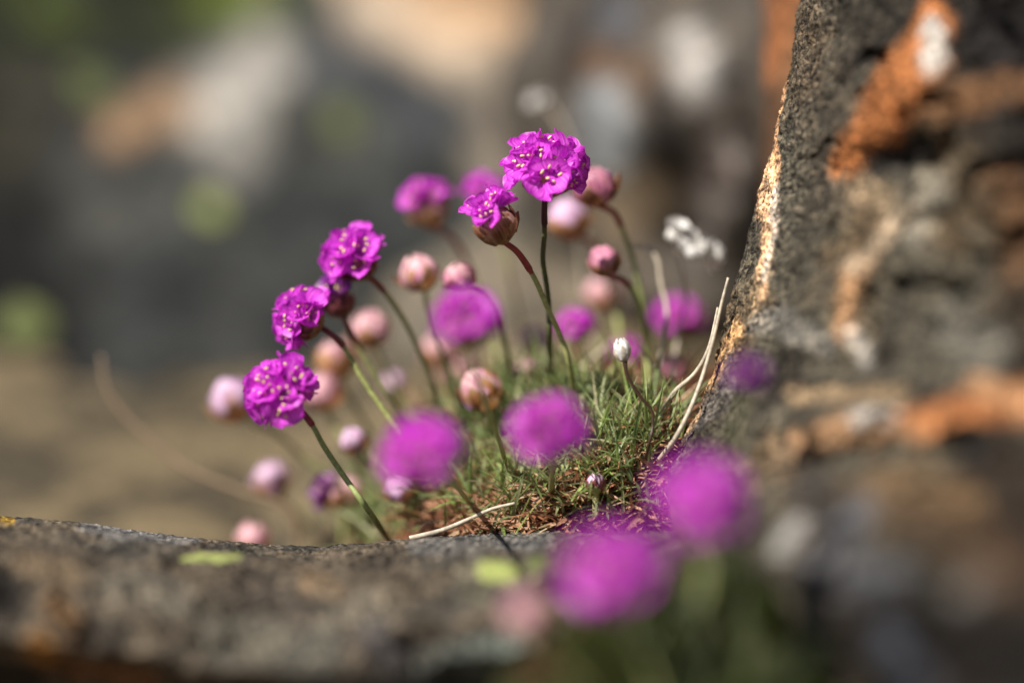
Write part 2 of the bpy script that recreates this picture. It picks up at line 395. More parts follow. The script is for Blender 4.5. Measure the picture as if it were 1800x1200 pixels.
# --- the ledge in the foreground: its crest stands in focus, its face rolls over towards the viewer
def ledge():
    cx = np.array([-900, -300, 0, 150, 330, 470, 560, 640, 740, 850, 1000, 1150, 1400, 1700])
    cy = np.array([840, 880, 906, 919, 944, 956, 959, 955, 945, 938, 933, 930, 930, 930])
    cols = np.concatenate([np.linspace(-900, -40, 40), np.linspace(-35, 1260, 560), np.linspace(1280, 1700, 20)])
    # profile: (t, px below the crest, depth change)
    kt = np.array([-1, -.6, -.25, -.08, 0, .06, .14, .26, .4, .55, .72, .86, 1.0])
    ko = np.array([520, 300, 70, 14, 0, 8, 24, 52, 95, 150, 212, 270, 560])
    kdd = np.array([.055, .048, .03, .012, 0, -.012, -.03, -.056, -.078, -.096, -.106, -.088, -.03])
    t = np.concatenate([np.linspace(-1, -.1, 24), np.linspace(-.09, .12, 70), np.linspace(.13, 1, 110)])
    T, X = np.meshgrid(t, cols, indexing='ij')
    py = np.interp(X, cx, cy) + np.interp(T, kt, ko)
    d = FOCUS + np.interp(T, kt, kdd)
    P = rays(X, py, d)
    px, qy, _ = project(P)
    n1 = fract(P, 24, 5, 5.3); n2 = fract(P, 140, 5, 2.1); n3 = fract(P, 560, 4, 6.0)
    k = np.clip(np.abs(T.ravel()) * 5, 0.12, 1)
    h = 0.006 * n1 * k + 0.0013 * n2 * np.clip(k * 1.5, .3, 1) + 0.00055 * n3
    def dent(x, y, rx, ry, a): return a * np.exp(-((px - x) / rx) ** 2 - ((qy - y) / ry) ** 2)
    h -= dent(745, 1108, 42, 16, 0.02) + dent(720, 1185, 110, 26, 0.022) + dent(30, 1040, 40, 40, .006) + dent(160, 1090, 45, 30, .007)
    h -= k * 0.0035 * np.clip(1 - np.abs(fract(P, 30, 4, 19)) / 0.06, 0, 1) * np.clip(T.ravel() * 5 - .3, 0, 1)
    nrm = np.array(idir(0, 0.6, 0.6))
    P = P + h[:, None] * nrm
    F = grid_faces(len(t), len(cols))
    m = mesh('ledge', P, F, M['rock'])
    C = base_mix(P, [(0.04, 0.033, 0.028), (0.115, 0.096, 0.075), (0.185, 0.152, 0.115), (0.1, 0.094, 0.082), (0.04, 0.035, 0.031)], 46, 7)
    spots = [(150, 925, 340, 950, 12, (0.3, 0.3, 0.31), .7), (740, 960, 960, 950, 22, (0.2, 0.2, 0.2), .8), (-5, 912, 20, 912, 9, (0.4, 0.25, 0.04), .9),
             (40, 990, 130, 1010, 26, (0.3, .22, .14), .5), (0, 1020, 30, 1060, 40, DARK, .8), (100, 1060, 130, 1110, 26, (0.34, 0.2, 0.1), .8),
             (60, 1130, 90, 1150, 26, (0.42, 0.2, 0.05), .9), (130, 1170, 260, 1190, 24, (0.33, 0.17, 0.08), .8), (150, 1110, 220, 1120, 34, DARK, .7),
             (200, 1020, 330, 1060, 34, (0.24, 0.22, 0.18), .6), (440, 1030, 520, 1070, 40, (0.1, 0.085, 0.075), .6),
             (600, 1060, 660, 1080, 44, (0.25, 0.23, 0.19), .5), (380, 1120, 560, 1130, 50, (0.2, 0.2, 0.17), .5),
             (660, 1120, 700, 1150, 32, (0.08, 0.08, 0.1), .6), (745, 1108, 760, 1106, 38, BLACK, .6), (540, 1020, 600, 1040, 22, (0.32, 0.22, 0.13), .5),  # BLACK spot: shade of the hollow painted into the colour
             (840, 1020, 940, 1050, 50, (0.24, 0.23, 0.17), .6), (760, 1180, 900, 1150, 44, (0.24, 0.29, 0.27), .8), (0, 1190, 60, 1200, 40, BLACK, .7),  # BLACK at bottom left: undercut shade painted on
             (680, 1185, 760, 1195, 60, (0.05, 0.045, 0.045), .7)]  # shade of the bottom undercut, put into the colour
    set_col(m, paint(P, C, spots, 12, 60), 0.55)
    BVH['ledge'] = BVHTree.FromPolygons([tuple(p) for p in P], F)
    return tag(link('rock_ledge', m), 'low grey-brown rock ledge with a dipping crest below the flowers', 'rock')

# --- free-standing boulders: closed, lumpy
def boulder(key, centre, rad, cols, spots, label, seed, rotz=0.0, lump=0.22, power=2.6, n=90, facet=0.0, scale=4.0):
    u = np.linspace(0, 2 * math.pi, 2 * n, endpoint=False); v = np.linspace(0.02, math.pi - 0.02, n)
    V_, U_ = np.meshgrid(v, u, indexing='ij')
    D = np.stack([np.sin(V_) * np.cos(U_), np.sin(V_) * np.sin(U_), np.cos(V_)], -1).reshape(-1, 3)
    r = (np.abs(D) ** power).sum(1) ** (-1 / power)
    Q = D * r[:, None]
    P = Q * np.array(rad)
    c_, s_ = math.cos(rotz), math.sin(rotz)
    P = P @ np.array([[c_, s_, 0], [-s_, c_, 0], [0, 0, 1]]) + np.array(centre)
    mr = min(rad)
    h = fract(P, scale / (max(rad) * 2), 4, seed) * lump * mr
    if facet: h += facet * mr * np.array([noise.cell(Vector(p) * 14 + Vector((seed, 0, 0))) for p in P])
    h += fract(P, 40, 5, seed + 3) * 0.03 * mr + fract(P, 160, 4, seed + 6) * 0.0012
    P = P + D * h[:, None]
    W = 2 * n
    F = [(j * W + i, j * W + (i + 1) % W, (j + 1) * W + (i + 1) % W, (j + 1) * W + i)[::-1] for j in range(n - 1) for i in range(W)]
    F += [tuple(range(W)), tuple(range((n - 1) * W, n * W))[::-1]]
    m = mesh('boulder', P, F, M['rock_far'])
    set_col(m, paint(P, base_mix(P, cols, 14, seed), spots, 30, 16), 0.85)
    BVH[key] = BVHTree.FromPolygons([tuple(p) for p in P], F)
    return tag(link('boulder' if key != 'slab' else 'rock_slab', m), label, 'rock')

RR = right_rock()
LG = ledge()
SLATE = [(0.016, 0.018, 0.019), (0.034, 0.037, 0.037), (0.06, 0.061, 0.055), (0.026, 0.028, 0.029)]
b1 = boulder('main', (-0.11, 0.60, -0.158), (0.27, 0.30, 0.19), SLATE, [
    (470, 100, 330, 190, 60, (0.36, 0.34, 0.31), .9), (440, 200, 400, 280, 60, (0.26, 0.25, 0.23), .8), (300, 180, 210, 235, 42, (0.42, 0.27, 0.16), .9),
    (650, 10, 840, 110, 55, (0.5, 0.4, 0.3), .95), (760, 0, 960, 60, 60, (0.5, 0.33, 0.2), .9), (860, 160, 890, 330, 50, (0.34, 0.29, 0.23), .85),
    (560, 80, 760, 200, 70, (0.05, 0.055, 0.062), .7), (-60, 250, 60, 720, 170, (0.006, 0.006, 0.006), .95), (200, 480, 420, 560, 80, (0.022, 0.023, 0.024), .6), (60, 150, 0, 250, 100, (0.03, 0.028, 0.02), .8), (-40, 20, 300, 30, 100, (0.014, 0.017, 0.007), .92), (90, 10, 130, 40, 40, (0.06, 0.08, 0.016), .7), (340, 10, 500, 10, 50, (0.05, 0.06, 0.02), .8), (380, -5, 430, 0, 40, (0.12, 0.16, 0.03), .8)],  # near-black left side: vignette darkening painted into the rock colour
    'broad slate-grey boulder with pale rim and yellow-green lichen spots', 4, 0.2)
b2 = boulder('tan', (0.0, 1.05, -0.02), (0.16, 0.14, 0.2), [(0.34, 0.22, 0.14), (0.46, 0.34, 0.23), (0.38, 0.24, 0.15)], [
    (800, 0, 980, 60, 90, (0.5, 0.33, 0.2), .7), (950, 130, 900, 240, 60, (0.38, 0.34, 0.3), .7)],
    'pale tan boulder behind the slate-grey one', 12)
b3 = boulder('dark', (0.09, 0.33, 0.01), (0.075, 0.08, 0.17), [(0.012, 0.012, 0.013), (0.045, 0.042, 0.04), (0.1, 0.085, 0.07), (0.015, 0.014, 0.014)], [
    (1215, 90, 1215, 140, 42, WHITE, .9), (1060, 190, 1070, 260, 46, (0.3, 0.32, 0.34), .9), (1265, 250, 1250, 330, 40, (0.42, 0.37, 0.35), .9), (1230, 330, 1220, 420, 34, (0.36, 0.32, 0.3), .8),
    (1100, 60, 1090, 20, 40, BLUE, .7), (1040, 110, 1130, 140, 40, BROWN, .7), (1130, 330, 1080, 400, 50, TAN, .6), (1000, 40, 1010, 160, 30, BLACK, .7), (1150, 170, 1160, 280, 26, BLACK, .8)],
    'dark cracked boulder with white patches behind the tallest flower', 21, 0.3, 0.4, 3.0, facet=0.10)
b4 = boulder('slab', (0.092, 0.15, 0.10), (0.018, 0.05, 0.16), [BROWN, (0.2, 0.1, 0.05), DARK], [
    (1360, -20, 1330, 120, 26, (0.3, 0.12, 0.05), .9), (1310, 150, 1300, 240, 22, (0.28, 0.16, 0.09), .8)],
    'narrow rusty-brown rock slab tucked behind the rim of the leaning rock', 31, -0.2, 0.25)
b5 = boulder('moss', (-0.42, 1.25, 0.02), (0.33, 0.25, 0.16), [DARK, (0.07, 0.085, 0.03), (0.1, 0.13, 0.035), DARK], [
    (90, 20, 130, 60, 60, (0.2, 0.26, 0.04), .8), (380, 0, 440, 20, 60, (0.2, 0.26, 0.04), .8)],
    'dark mossy boulder at the far left behind the slate-grey one', 44)
b6 = boulder('low', (0.02, 0.34, -0.06), (0.07, 0.06, 0.05), [(0.12, 0.105, 0.085), (0.17, 0.145, 0.11), (0.09, 0.078, 0.062)], [],
    'small tan stone low behind the leaf cushion', 51, n=60)

def hit(px, py, keys):
    dvec = (at(px, py, 1.0) - CAM).normalized()
    best = None
    for k in keys:
        h = BVH[k].ray_cast(CAM, dvec)
        if h[0] is not None and (best is None or h[3] < best[1][3]): best = (k, h)
    return best
def lichen(px, py, rx, keys, parent, mat, seed, aspect=1.0):
    """a thin crust that follows the rock: irregular lobed disc, raised in the middle"""
    h = hit(px, py, keys)
    if h is None: return
    k, (loc, nor, _, dist) = h
    if nor.dot(CAM - loc) < 0: nor = -nor
    r = rx * PXM * dist
    e1 = RIGHT - nor * RIGHT.dot(nor); e1.normalize(); e2 = nor.cross(e1)
    V, F = [], []
    na, nr = 28, 5
    for j in range(nr + 1):
        for i in range(na):
            a = 2 * math.pi * i / na
            lob = 1 + 0.32 * noise.fractal(Vector((math.cos(a) * 1.6, math.sin(a) * 1.6, seed * 3.1)), 1, 2, 4)
            q = loc + (e1 * math.cos(a) + e2 * math.sin(a) * aspect) * (r * lob * max(j / nr, 0.02))
            c = BVH[k].ray_cast(q + nor * 0.03, -nor)
            p = c[0] if c[0] is not None else q
            hgt = -0.0006 if j == nr else 0.0006 + 0.0007 * (noise.noise(p * 700) + 0.5)
            V.append(p + nor * hgt)
    for j in range(nr):
        for i in range(na):
            F.append((j * na + i, (j + 1) * na + i, (j + 1) * na + (i + 1) % na, j * na + (i + 1) % na))
    F.append(tuple(range(na)))
    link('lichen', mesh('lichen', V, F, mat), parent)
for i, (px, py, r, mt, asp) in enumerate([(375, 365, 34, 'lichen', 1), (605, 210, 32, 'lichen_soft', 1), (165, 150, 46, 'lichen_soft', 1),
                                          (42, 570, 44, 'lichen_soft', 1.2)]):
    lichen(px, py, r, ['main'], b1, M[mt], i, asp)
for i, (px, py, r, mt, asp) in enumerate([(378, 982, 50, 'lichen', 0.9), (880, 1002, 42, 'lichen', 0.9), (945, 990, 26, 'lichen_soft', .9)]):
    lichen(px, py, r, ['ledge'], LG, M[mt], 10 + i, asp)

# ------------------------------------------------------------------ plant geometry
def smooth_path(pts, n=26):
    pts = [Vector(p) for p in pts]
    if len(pts) == 2: return [pts[0].lerp(pts[1], i / n) for i in range(n + 1)]
    E = [pts[0] * 2 - pts[1]] + pts + [pts[-1] * 2 - pts[-2]]
    out = []
    per = max(3, n // (len(pts) - 1))
    for k in range(1, len(E) - 2):
        p0, p1, p2, p3 = E[k - 1:k + 3]
        for i in range(per):
            t = i / per
            out.append(0.5 * ((2 * p1) + (p2 - p0) * t + (2 * p0 - 5 * p1 + 4 * p2 - p3) * t * t + (3 * p1 - p0 - 3 * p2 + p3) * t ** 3))
    return out + [pts[-1]]
def tube(path, rad, sides=8):
    """rad: function of 0..1 along the path"""
    V, F = [], []
    n = len(path)
    up = Vector((0.3, 0.9, 0.2))
    for i, p in enumerate(path):
        t = (path[min(i + 1, n - 1)] - path[max(i - 1, 0)]).normalized()
        a = t.cross(up).normalized(); b = t.cross(a)
        r = rad(i / (n - 1))
        for s in range(sides):
            an = 2 * math.pi * s / sides
            V.append(p + (a * math.cos(an) + b * math.sin(an)) * r)
    for i in range(n - 1):
        for s in range(sides):
            F.append((i * sides + s, i * sides + (s + 1) % sides, (i + 1) * sides + (s + 1) % sides, (i + 1) * sides + s))
    F += [tuple(range(sides))[::-1], tuple(range((n - 1) * sides, n * sides))]
    return V, F
def cut(path, length):
    out, acc = [path[0]], 0
    for a, b in zip(path, path[1:]):
        s = (b - a).length
        if acc + s >= length: out.append(a.lerp(b, (length - acc) / s)); break
        out.append(b); acc += s
    return out

PW = [(0, .16), (.2, .34), (.4, .62), (.6, .86), (.78, 1.0), (.92, .86), (1.0, .5)]
def petal_geo(L=1.0, W=0.46, flare=0.62, cup=0.22, seed=0, nu=5, nv=7):
    rng = random.Random(seed)
    V, UVs, F = [], [], []
    wob = rng.uniform(-.1, .1); curl = rng.uniform(-.12, .16); notch = rng.uniform(.04, .12)
    for j in range(nv):
        v = j / (nv - 1)
        w_ = np.interp(v, [p[0] for p in PW], [p[1] for p in PW]) * W
        for i in range(nu):
            u = -1 + 2 * i / (nu - 1)
            lv = v * (1 - notch * (1 - abs(u)) * v ** 6) * (1 - .1 * u * u * v ** 3)
            r = L * (0.05 + flare * lv ** 1.25 + curl * lv ** 3)
            h = L * (0.95 * lv - 0.26 * lv * lv + cup * u * u * w_ / L + 0.03 * rng.uniform(-1, 1) * v)
            V.append(Vector((u * w_ + wob * lv * L * .5, r - cup * u * u * w_ * .4, h)))
            UVs.append(((u + 1) / 2 + seed * .37, v))
    for j in range(nv - 1):
        for i in range(nu - 1):
            F.append((j * nu + i, j * nu + i + 1, (j + 1) * nu + i + 1, (j + 1) * nu + i))
    return V, F, UVs
PETALS = {}
for mk in ('petal', 'petal_lilac', 'petal_dark'):
    PETALS[mk] = []
    for k in range(6):
        V, F, U = petal_geo(seed=k, flare=[.44, .5, .6, .38, .54, .48][k], W=[.40, .45, .43, .38, .44, .47][k])
        PETALS[mk].append(mesh('petal', V, F, M[mk], uv=U))
def tube_throat():
    """the floret's papery calyx funnel below the petals"""
    path = [Vector((0, 0, -0.75)), Vector((0, 0, -0.4)), Vector((0, 0, 0)), Vector((0, 0, .12))]
    return tube(path, lambda t: 0.1 + 0.12 * t, 7)
V, F = tube_throat(); THROAT = mesh('floret', V, F, M['calyx'])
def stamen_geo(seed):
    rng = random.Random(seed); V, F, mi = [], [], []
    for k in range(5):
        a = 2 * math.pi * (k + .5) / 5 + rng.uniform(-.3, .3); sp = rng.uniform(.14, .3); hh = rng.uniform(.5, .72)
        tip = Vector((math.cos(a) * sp, math.sin(a) * sp, hh))
        v, f = tube(smooth_path([Vector((0, 0, .05)), tip * .55 + Vector((0, 0, .05)), tip], 6), lambda t: .013, 4)
        o = len(V); V += v; F += [tuple(i + o for i in q) for q in f]; mi += [1] * len(f)
        dr = Vector((rng.uniform(-1, 1), rng.uniform(-1, 1), rng.uniform(-.2, .8))).normalized() * .075
        pts = [tip - dr, tip - dr * .6, tip + dr * .6, tip + dr]
        v, f = tube(pts, lambda t: .042 * math.sin(math.pi * (0.12 + .76 * t)) , 6)
        o = len(V); V += v; F += [tuple(i + o for i in q) for q in f]; mi += [0] * len(f)
    return V, F, mi
STAMENS = []
for k in range(4):
    V, F, mi = stamen_geo(k); m = mesh('stamens', V, F, M['stamen']); m.materials.append(M['filament'])
    m.polygons.foreach_set('material_index', mi); STAMENS.append(m)
WHOLE = {}                                  # a floret as one mesh, for heads far out of focus
for mk in PETALS:
    WHOLE[mk] = []
    for k in range(4):
        V, F, U, mi = [], [], [], []
        for q in range(5):
            v, f, u = petal_geo(seed=k * 5 + q, flare=[.45, .58, .5, .42][k], nu=3, nv=5)
            Rm = Matrix.Rotation(2 * math.pi * q / 5, 3, 'Z'); o = len(V)
            V += [Rm @ p for p in v]; F += [tuple(i + o for i in x) for x in f]; U += u; mi += [0] * len(f)
        v, f = tube_throat(); o = len(V); V += v; F += [tuple(i + o for i in x) for x in f]; U += [(0, .3)] * len(v); mi += [1] * len(f)
        v, f, m2 = stamen_geo(k); o = len(V); V += v; F += [tuple(i + o for i in x) for x in f]; U += [(0, .3)] * len(v); mi += [2] * len(f)
        m = mesh('floret', V, F, M[mk], uv=U); m.materials.append(M['calyx']); m.materials.append(M['stamen'])
        m.polygons.foreach_set('material_index', mi); WHOLE[mk].append(m)

def scale_geo(p0, p1, half, lift, seed, nu=5, nv=6):
    """a bud scale lying on the unit sphere from polar angle p0 (low) to p1 (tip)"""
    rng = random.Random(seed); V, F, U = [], [], []
    for j in range(nv):
        v = j / (nv - 1); th = p0 + (p1 - p0) * v
        ww = half * math.sin(math.pi * min(.97, .22 + .72 * v)) ** .8 * (1 if v < .8 else 1.15 - .9 * (v - .8) / .2 * .8)
        for i in range(nu):
            u = -1 + 2 * i / (nu - 1)
            ph = u * ww / max(.25, math.sin(th))
            r = 1 + lift * v * v + .09 * (1 - u * u) * (1 - .5 * v) + rng.uniform(-.03, .03)
            U.append(((u + 1) / 2, v))
            V.append(Vector((math.sin(th) * math.sin(ph), -math.sin(th) * math.cos(ph), math.cos(th))) * r * (1 if th < 1.6 else 1 - .13 * (th - 1.6)))
    for j in range(nv - 1):
        for i in range(nu - 1):
            F.append((j * nu + i, j * nu + i + 1, (j + 1) * nu + i + 1, (j + 1) * nu + i))
    return V, F, U
SCALES = {}
def scales(layer, mk, k):
    key = (layer, mk, k)
    if key not in SCALES:
        p0, p1, half, lift = {'outer': (2.8, 1.25, .6, .2), 'mid': (2.3, .85, .5, .16), 'inner': (1.6, .3, .4, .1), 'flare': (2.6, 1.3, .5, .45)}[layer]
        V, F, U = scale_geo(p0, p1 + .16 * (k - 1), half, lift + .06 * (k - 1), k * 7 + len(layer))
        SCALES[key] = mesh('bract', V, F, M[mk], uv=U)
    return SCALES[key]
def core_mesh(mk, cache={}):
    if mk not in cache:
        V, F = [], []
        n, wd = 10, 16
        for j in range(n + 1):
            th = math.pi * (.02 + .96 * j / n)
            for i in range(wd):
                a = 2 * math.pi * i / wd
                V.append(Vector((math.sin(th) * math.cos(a), math.sin(th) * math.sin(a), math.cos(th))) * (.82 + .04 * math.sin(5 * a)) * (1 if th < 1.6 else 1 - .12 * (th - 1.6)))
        for j in range(n):
            for i in range(wd):
                F.append((j * wd + i, (j + 1) * wd + i, (j + 1) * wd + (i + 1) % wd, j * wd + (i + 1) % wd))
        F += [tuple(range(wd)), tuple(range(n * wd, (n + 1) * wd))[::-1]]
        cache[mk] = mesh('receptacle', V, F, M[mk])
    return cache[mk]

def frame(axis, roll=0.0):
    q = axis.to_track_quat('Z', 'Y')
    return q.to_matrix().to_4x4() @ Matrix.Rotation(roll, 4, 'Z')
PAL = {'pink': ('bract', 'scale_pink', 'scale_pink'), 'pale': ('bract_orange', 'scale_pale', 'scale_pale'), 'lilac': ('bract_orange', 'scale_lilac', 'scale_lilac'),
       'brown': ('bract', 'bract', 'paper_scale'), 'maroon': ('bract_maroon', 'bract_maroon', 'scale_pink'), 'orange': ('bract_orange', 'bract_orange', 'scale_pale'),
       'paper': ('paper', 'paper', 'paper'), 'rosy': ('bract_maroon', 'scale_pink', 'scale_pale')}

def flower(label, px, py, d, rpx, axis, stem, base_d, kind='open', n=15, pal='brown', pmat='petal', detail=False, sheath=('sheath_red', 0.014),
           stem_mat='stem', spread=88, group=None, cat='flower', name='thrift_flower', seed=None, flat=0.78, tilt=None, srad=0.0006, gfun=gz):
    """stem + sheath + head; the head is a ball of bracts with florets on it"""
    rng = random.Random(seed if seed is not None else int(px * 7 + py * 13))
    Rr = rpx * PXM * d                                         # head radius
    ax = idir(*axis)
    c = at(px, py, d)
    pts = [c - ax * Rr * (0.5 if kind == 'open' else 0.85)]
    ns = len(stem)
    for i, (sx, sy) in enumerate(stem):
        pts.append(at(sx, sy, d + (base_d - d) * (i + 1) / ns))
    g = on_soil(stem[-1][0], stem[-1][1], base_d + 0.05) if gfun is gz else None
    b = g if g is not None else pts[-1].copy()
    b.z = gfun(b.x, b.y) - 0.004
    if g is None and b.z < pts[-1].z - 0.002: pts.append(b)
    else: pts[-1] = b
    root = bpy.data.objects.new(name, None); COL.objects.link(root)
    root.empty_display_size = 0.01
    root.location = b
    tag(root, label, cat, group)
    path = smooth_path(pts, 30)
    loc = [p - b for p in path]
    V, F = tube(loc, lambda t: srad * (1 + .25 * t), 8)
    link('stem', mesh('stem', V, F, M[stem_mat]), root)
    if sheath:
        cp = smooth_path(cut(loc, sheath[1]), 12)
        V, F = tube(cp, lambda t: srad * (1.12 + .3 * t if t < .93 else 1.08), 8)
        link('sheath', mesh('sheath', V, F, M[sheath[0]]), root)
    H = Matrix.Translation(c - b) @ frame(ax, rng.uniform(0, 6.28))
    outer, mid, inner = PAL[pal]
    def put(nm, me, mw, par=root, parM=Matrix()):
        o = link(nm, me, par); o.matrix_parent_inverse = Matrix(); o.matrix_basis = mw; return o
    def ball(br, off, layers, zs=1.0):
        S = H @ Matrix.Translation((0, 0, off)) @ Matrix.Diagonal((br, br, br * zs, 1))
        put('receptacle', core_mesh(mid), S)
        for layer, cnt, mk in layers:
            ph0 = rng.uniform(0, 6)
            for q in range(cnt):
                put('bract', scales(layer, mk, rng.randrange(3)), S @ Matrix.Rotation(ph0 + 2 * math.pi * q / cnt + rng.uniform(-.15, .15), 4, 'Z') @ Matrix.Rotation(rng.uniform(-.16, .16), 4, 'X') @ Matrix.Scale(rng.uniform(.9, 1.1), 4))
    def florets(cnt, rc, size, spread, tiltv=None):
        hm = H
        T = Matrix() if tiltv is None else frame(H.to_3x3().inverted() @ idir(*tiltv))
        for q in range(cnt):
            th = R(spread) * math.sqrt((q + .4) / cnt) + rng.uniform(-.1, .1); ph = q * 2.39996 + rng.uniform(-.22, .22)
            dv = Vector((math.sin(th) * math.cos(ph), math.sin(th) * math.sin(ph), math.cos(th)))
            pos = Vector((dv.x * rc, dv.y * rc, dv.z * rc * flat))
            s = size * rng.uniform(.88, 1.12)
            L = H @ T @ Matrix.Translation(pos) @ frame(Vector((dv.x, dv.y, dv.z * 1.15 + .12)).normalized(), rng.uniform(0, 6.28)) @ Matrix.Rotation(rng.uniform(-.18, .18), 4, 'X')
            L = L @ Matrix.Scale(s, 4)
            if detail:
                fo = put('floret', THROAT, L)
                for k in range(5):
                    po = put('petal', rng.choice(PETALS[pmat]), Matrix.Rotation(2 * math.pi * k / 5 + rng.uniform(-.12, .12), 4, 'Z') @ Matrix.Rotation(rng.uniform(-.34, .26), 4, 'X') @ Matrix.Rotation(rng.uniform(-.25, .25), 4, 'Y') @ Matrix.Scale(rng.uniform(.86, 1.14), 4), fo)
                put('stamens', rng.choice(STAMENS), Matrix.Rotation(rng.uniform(0, 6), 4, 'Z'), fo)
            else:
                put('floret', rng.choice(WHOLE[pmat]), L)
    if kind == 'open':
        ball(Rr * .48, -Rr * .2, [('outer', 6, outer), ('flare', 5, outer), ('mid', 6, mid)], .85)
        florets(n, Rr * .36, Rr * .74, spread, tilt)
    elif kind == 'half':
        ball(Rr * .64, -Rr * .26, [('outer', 7, outer), ('mid', 8, mid), ('inner', 7, inner), ('flare', 4, outer)], 1.05)
        florets(n, Rr * .4, Rr * .95, spread, tilt)
    else:
        H = H @ Matrix.Diagonal((rng.uniform(.84, 1.0), rng.uniform(.92, 1.1), 1, 1))
        ball(Rr * .88, -Rr * .05, [('outer', 6, outer), ('flare', 3, outer), ('mid', 8, mid), ('inner', 7, inner)], rng.uniform(.98, 1.15))
        if n: florets(n, Rr * .62, Rr * .5, spread, tilt)
        else:
            pmat = 'petal_lilac'; florets(rng.randint(2, 4), Rr * .62, Rr * .42, 75, (rng.uniform(-.9, .3), .7, .4))
    return root

TUFT_Z = at(1200, 1150, .52).z
def tz(x, y): return TUFT_Z - .004 - 6 * (x - at(1200, 1100, .52).x) ** 2
GB, GO, GF = 'closed buds of the thrift clump', 'open flowers of the thrift clump', 'flowers in front of the focus'
# in focus
flower('tallest open magenta thrift flower on a dark upright stem', 960, 302, .667, 79, (.05, 1, .38), [(957, 372), (957, 410), (954, 455), (961, 500), (965, 540), (966, 600), (972, 680)], .69,
       n=13, detail=True, sheath=('sheath_dark', .0085), stem_mat='stem_olive', spread=96, seed=8, flat=.66, group=GO)
flower('half-open magenta flower with brown papery bracts, just below the tallest one', 868, 388, .662, 52, (-.42, .8, .25), [(912, 446), (940, 490), (962, 540), (985, 590), (1003, 650), (1012, 720)], .69,
       kind='half', n=4, detail=True, sheath=('sheath_red', .0115), spread=50, seed=11, tilt=(-.45, .8, .5), group=GO)
# the three on the left, slightly behind focus
flower('open magenta flower leaning left, topmost of the three stepped ones', 626, 456, .692, 66, (-.35, .85, .35), [(660, 496), (690, 530), (725, 590), (755, 660), (775, 730), (800, 800)], .72,
       n=13, detail=True, pal='maroon', sheath=('sheath_brown', .0085), spread=88, seed=21, group=GO)
flower('open magenta flower with its stem bent over, middle of the three stepped ones', 534, 561, .684, 61, (-.8, .35, .55), [(585, 590), (607, 614), (640, 670), (685, 735), (740, 810), (800, 880)], .69,
       n=13, detail=True, sheath=('sheath_brown', .009), spread=92, seed=33, group=GO)
flower('open magenta flower facing outward, lowest of the three stepped ones', 495, 688, .655, 68, (-.55, .5, .75), [(548, 745), (570, 785), (607, 840), (650, 900), (700, 950)], .668,
       n=13, detail=True, sheath=('sheath_red', .0075), spread=95, seed=40, group=GO)
flower('dark maroon bud with petals darkened violet by painted shade, behind the middle stepped flower', 592, 526, .70, 38, (-.3, .8, .2), [(625, 600), (680, 690), (740, 780), (790, 850)], .72,
       kind='half', n=4, pal='maroon', pmat='petal_dark', sheath=('sheath_brown', .008), spread=70, tilt=(-.8, .6, .2), group=GB)
# behind the focus
flower('open pink flower with tawny bracts, left of the half-open one', 750, 362, .745, 46, (-.2, .9, .3), [(792, 415), (820, 460), (846, 530), (870, 610), (890, 680)], .76,
       kind='half', n=8, pal='orange', sheath=('sheath_red', .013), spread=58, group=GO)
flower('magenta flower peeping out behind the half-open one', 850, 338, .76, 40, (-.1, 1, .2), [(880, 420), (905, 520), (925, 620), (940, 690)], .78, n=11, sheath=('sheath_red', .012), spread=85, group=GO)
flower('dull pink faded head to the right of the tallest flower', 1046, 330, .705, 40, (-.25, .9, .3), [(1080, 376), (1097, 412), (1115, 465), (1130, 540), (1140, 640), (1142, 700)], .73,
       kind='bud', n=3, pal='pink', pmat='petal_lilac', sheath=('sheath_red', .009), spread=60, group=GB)
flower('pale lilac and tan bud behind the stem of the tallest flower', 1000, 385, .74, 40, (-.3, .8, .2), [(1036, 425), (1060, 470), (1085, 560), (1098, 660)], .76, kind='bud', n=2, pal='lilac', pmat='petal_lilac', sheath=('sheath_red', .012), group=GB)
flower('round pink bud below the dull pink faded head', 1063, 461, .70, 31, (-.35, .85, .2), [(1098, 494), (1118, 520), (1130, 570), (1138, 650), (1135, 710)], .72, kind='bud', n=0, pal='pink', sheath=('sheath_brown', .007), group=GB)
flower('pink and tawny bud with one magenta tip beside the red-based bud', 737, 482, .71, 34, (-.35, .85, .3), [(750, 530), (770, 600), (800, 690), (825, 760)], .73, kind='bud', n=1, pal='pale', sheath=None, tilt=(-.9, .5, .2), group=GB)
flower('pale bud with a red base and arching red stem', 808, 489, .70, 29, (-.25, .8, .4), [(840, 512), (862, 540), (880, 580), (894, 630), (905, 700)], .72, kind='bud', n=0, pal='rosy', sheath=('sheath_red', .017), group=GB)
flower('pale tawny bud right of the middle stepped flower', 652, 580, .74, 35, (-.2, .9, .3), [(668, 625), (695, 680), (722, 730), (760, 800)], .75, kind='bud', n=0, pal='pale', sheath=None, group=GB)
flower('pale lilac bud left of the lowest stepped flower', 408, 705, .74, 40, (-.5, .8, .2), [(445, 745), (490, 765), (535, 805), (600, 860)], .755, kind='bud', n=2, pal='lilac', pmat='petal_lilac', sheath=None, group=GB)
flower('faint pink bud low in the hollow beside the tan straw', 478, 845, .765, 34, (-.3, .9, .2), [(510, 890), (560, 930)], .77, kind='bud', n=1, pal='lilac', pmat='petal_lilac', sheath=None, group=GB)
flower('small violet flower against the stem of the lowest stepped flower', 582, 868, .735, 34, (-.5, .8, .2), [(610, 910), (640, 940)], .74, kind='half', n=4, pal='orange', pmat='petal_dark', sheath=None, spread=60, tilt=(-.8, .3, .3), group=GO)
flower('peach-coloured bud right of the small violet flower', 618, 862, .745, 26, (0, .9, .3), [(630, 905), (650, 940)], .75, kind='bud', n=0, pal='pale', sheath=None, group=GB)
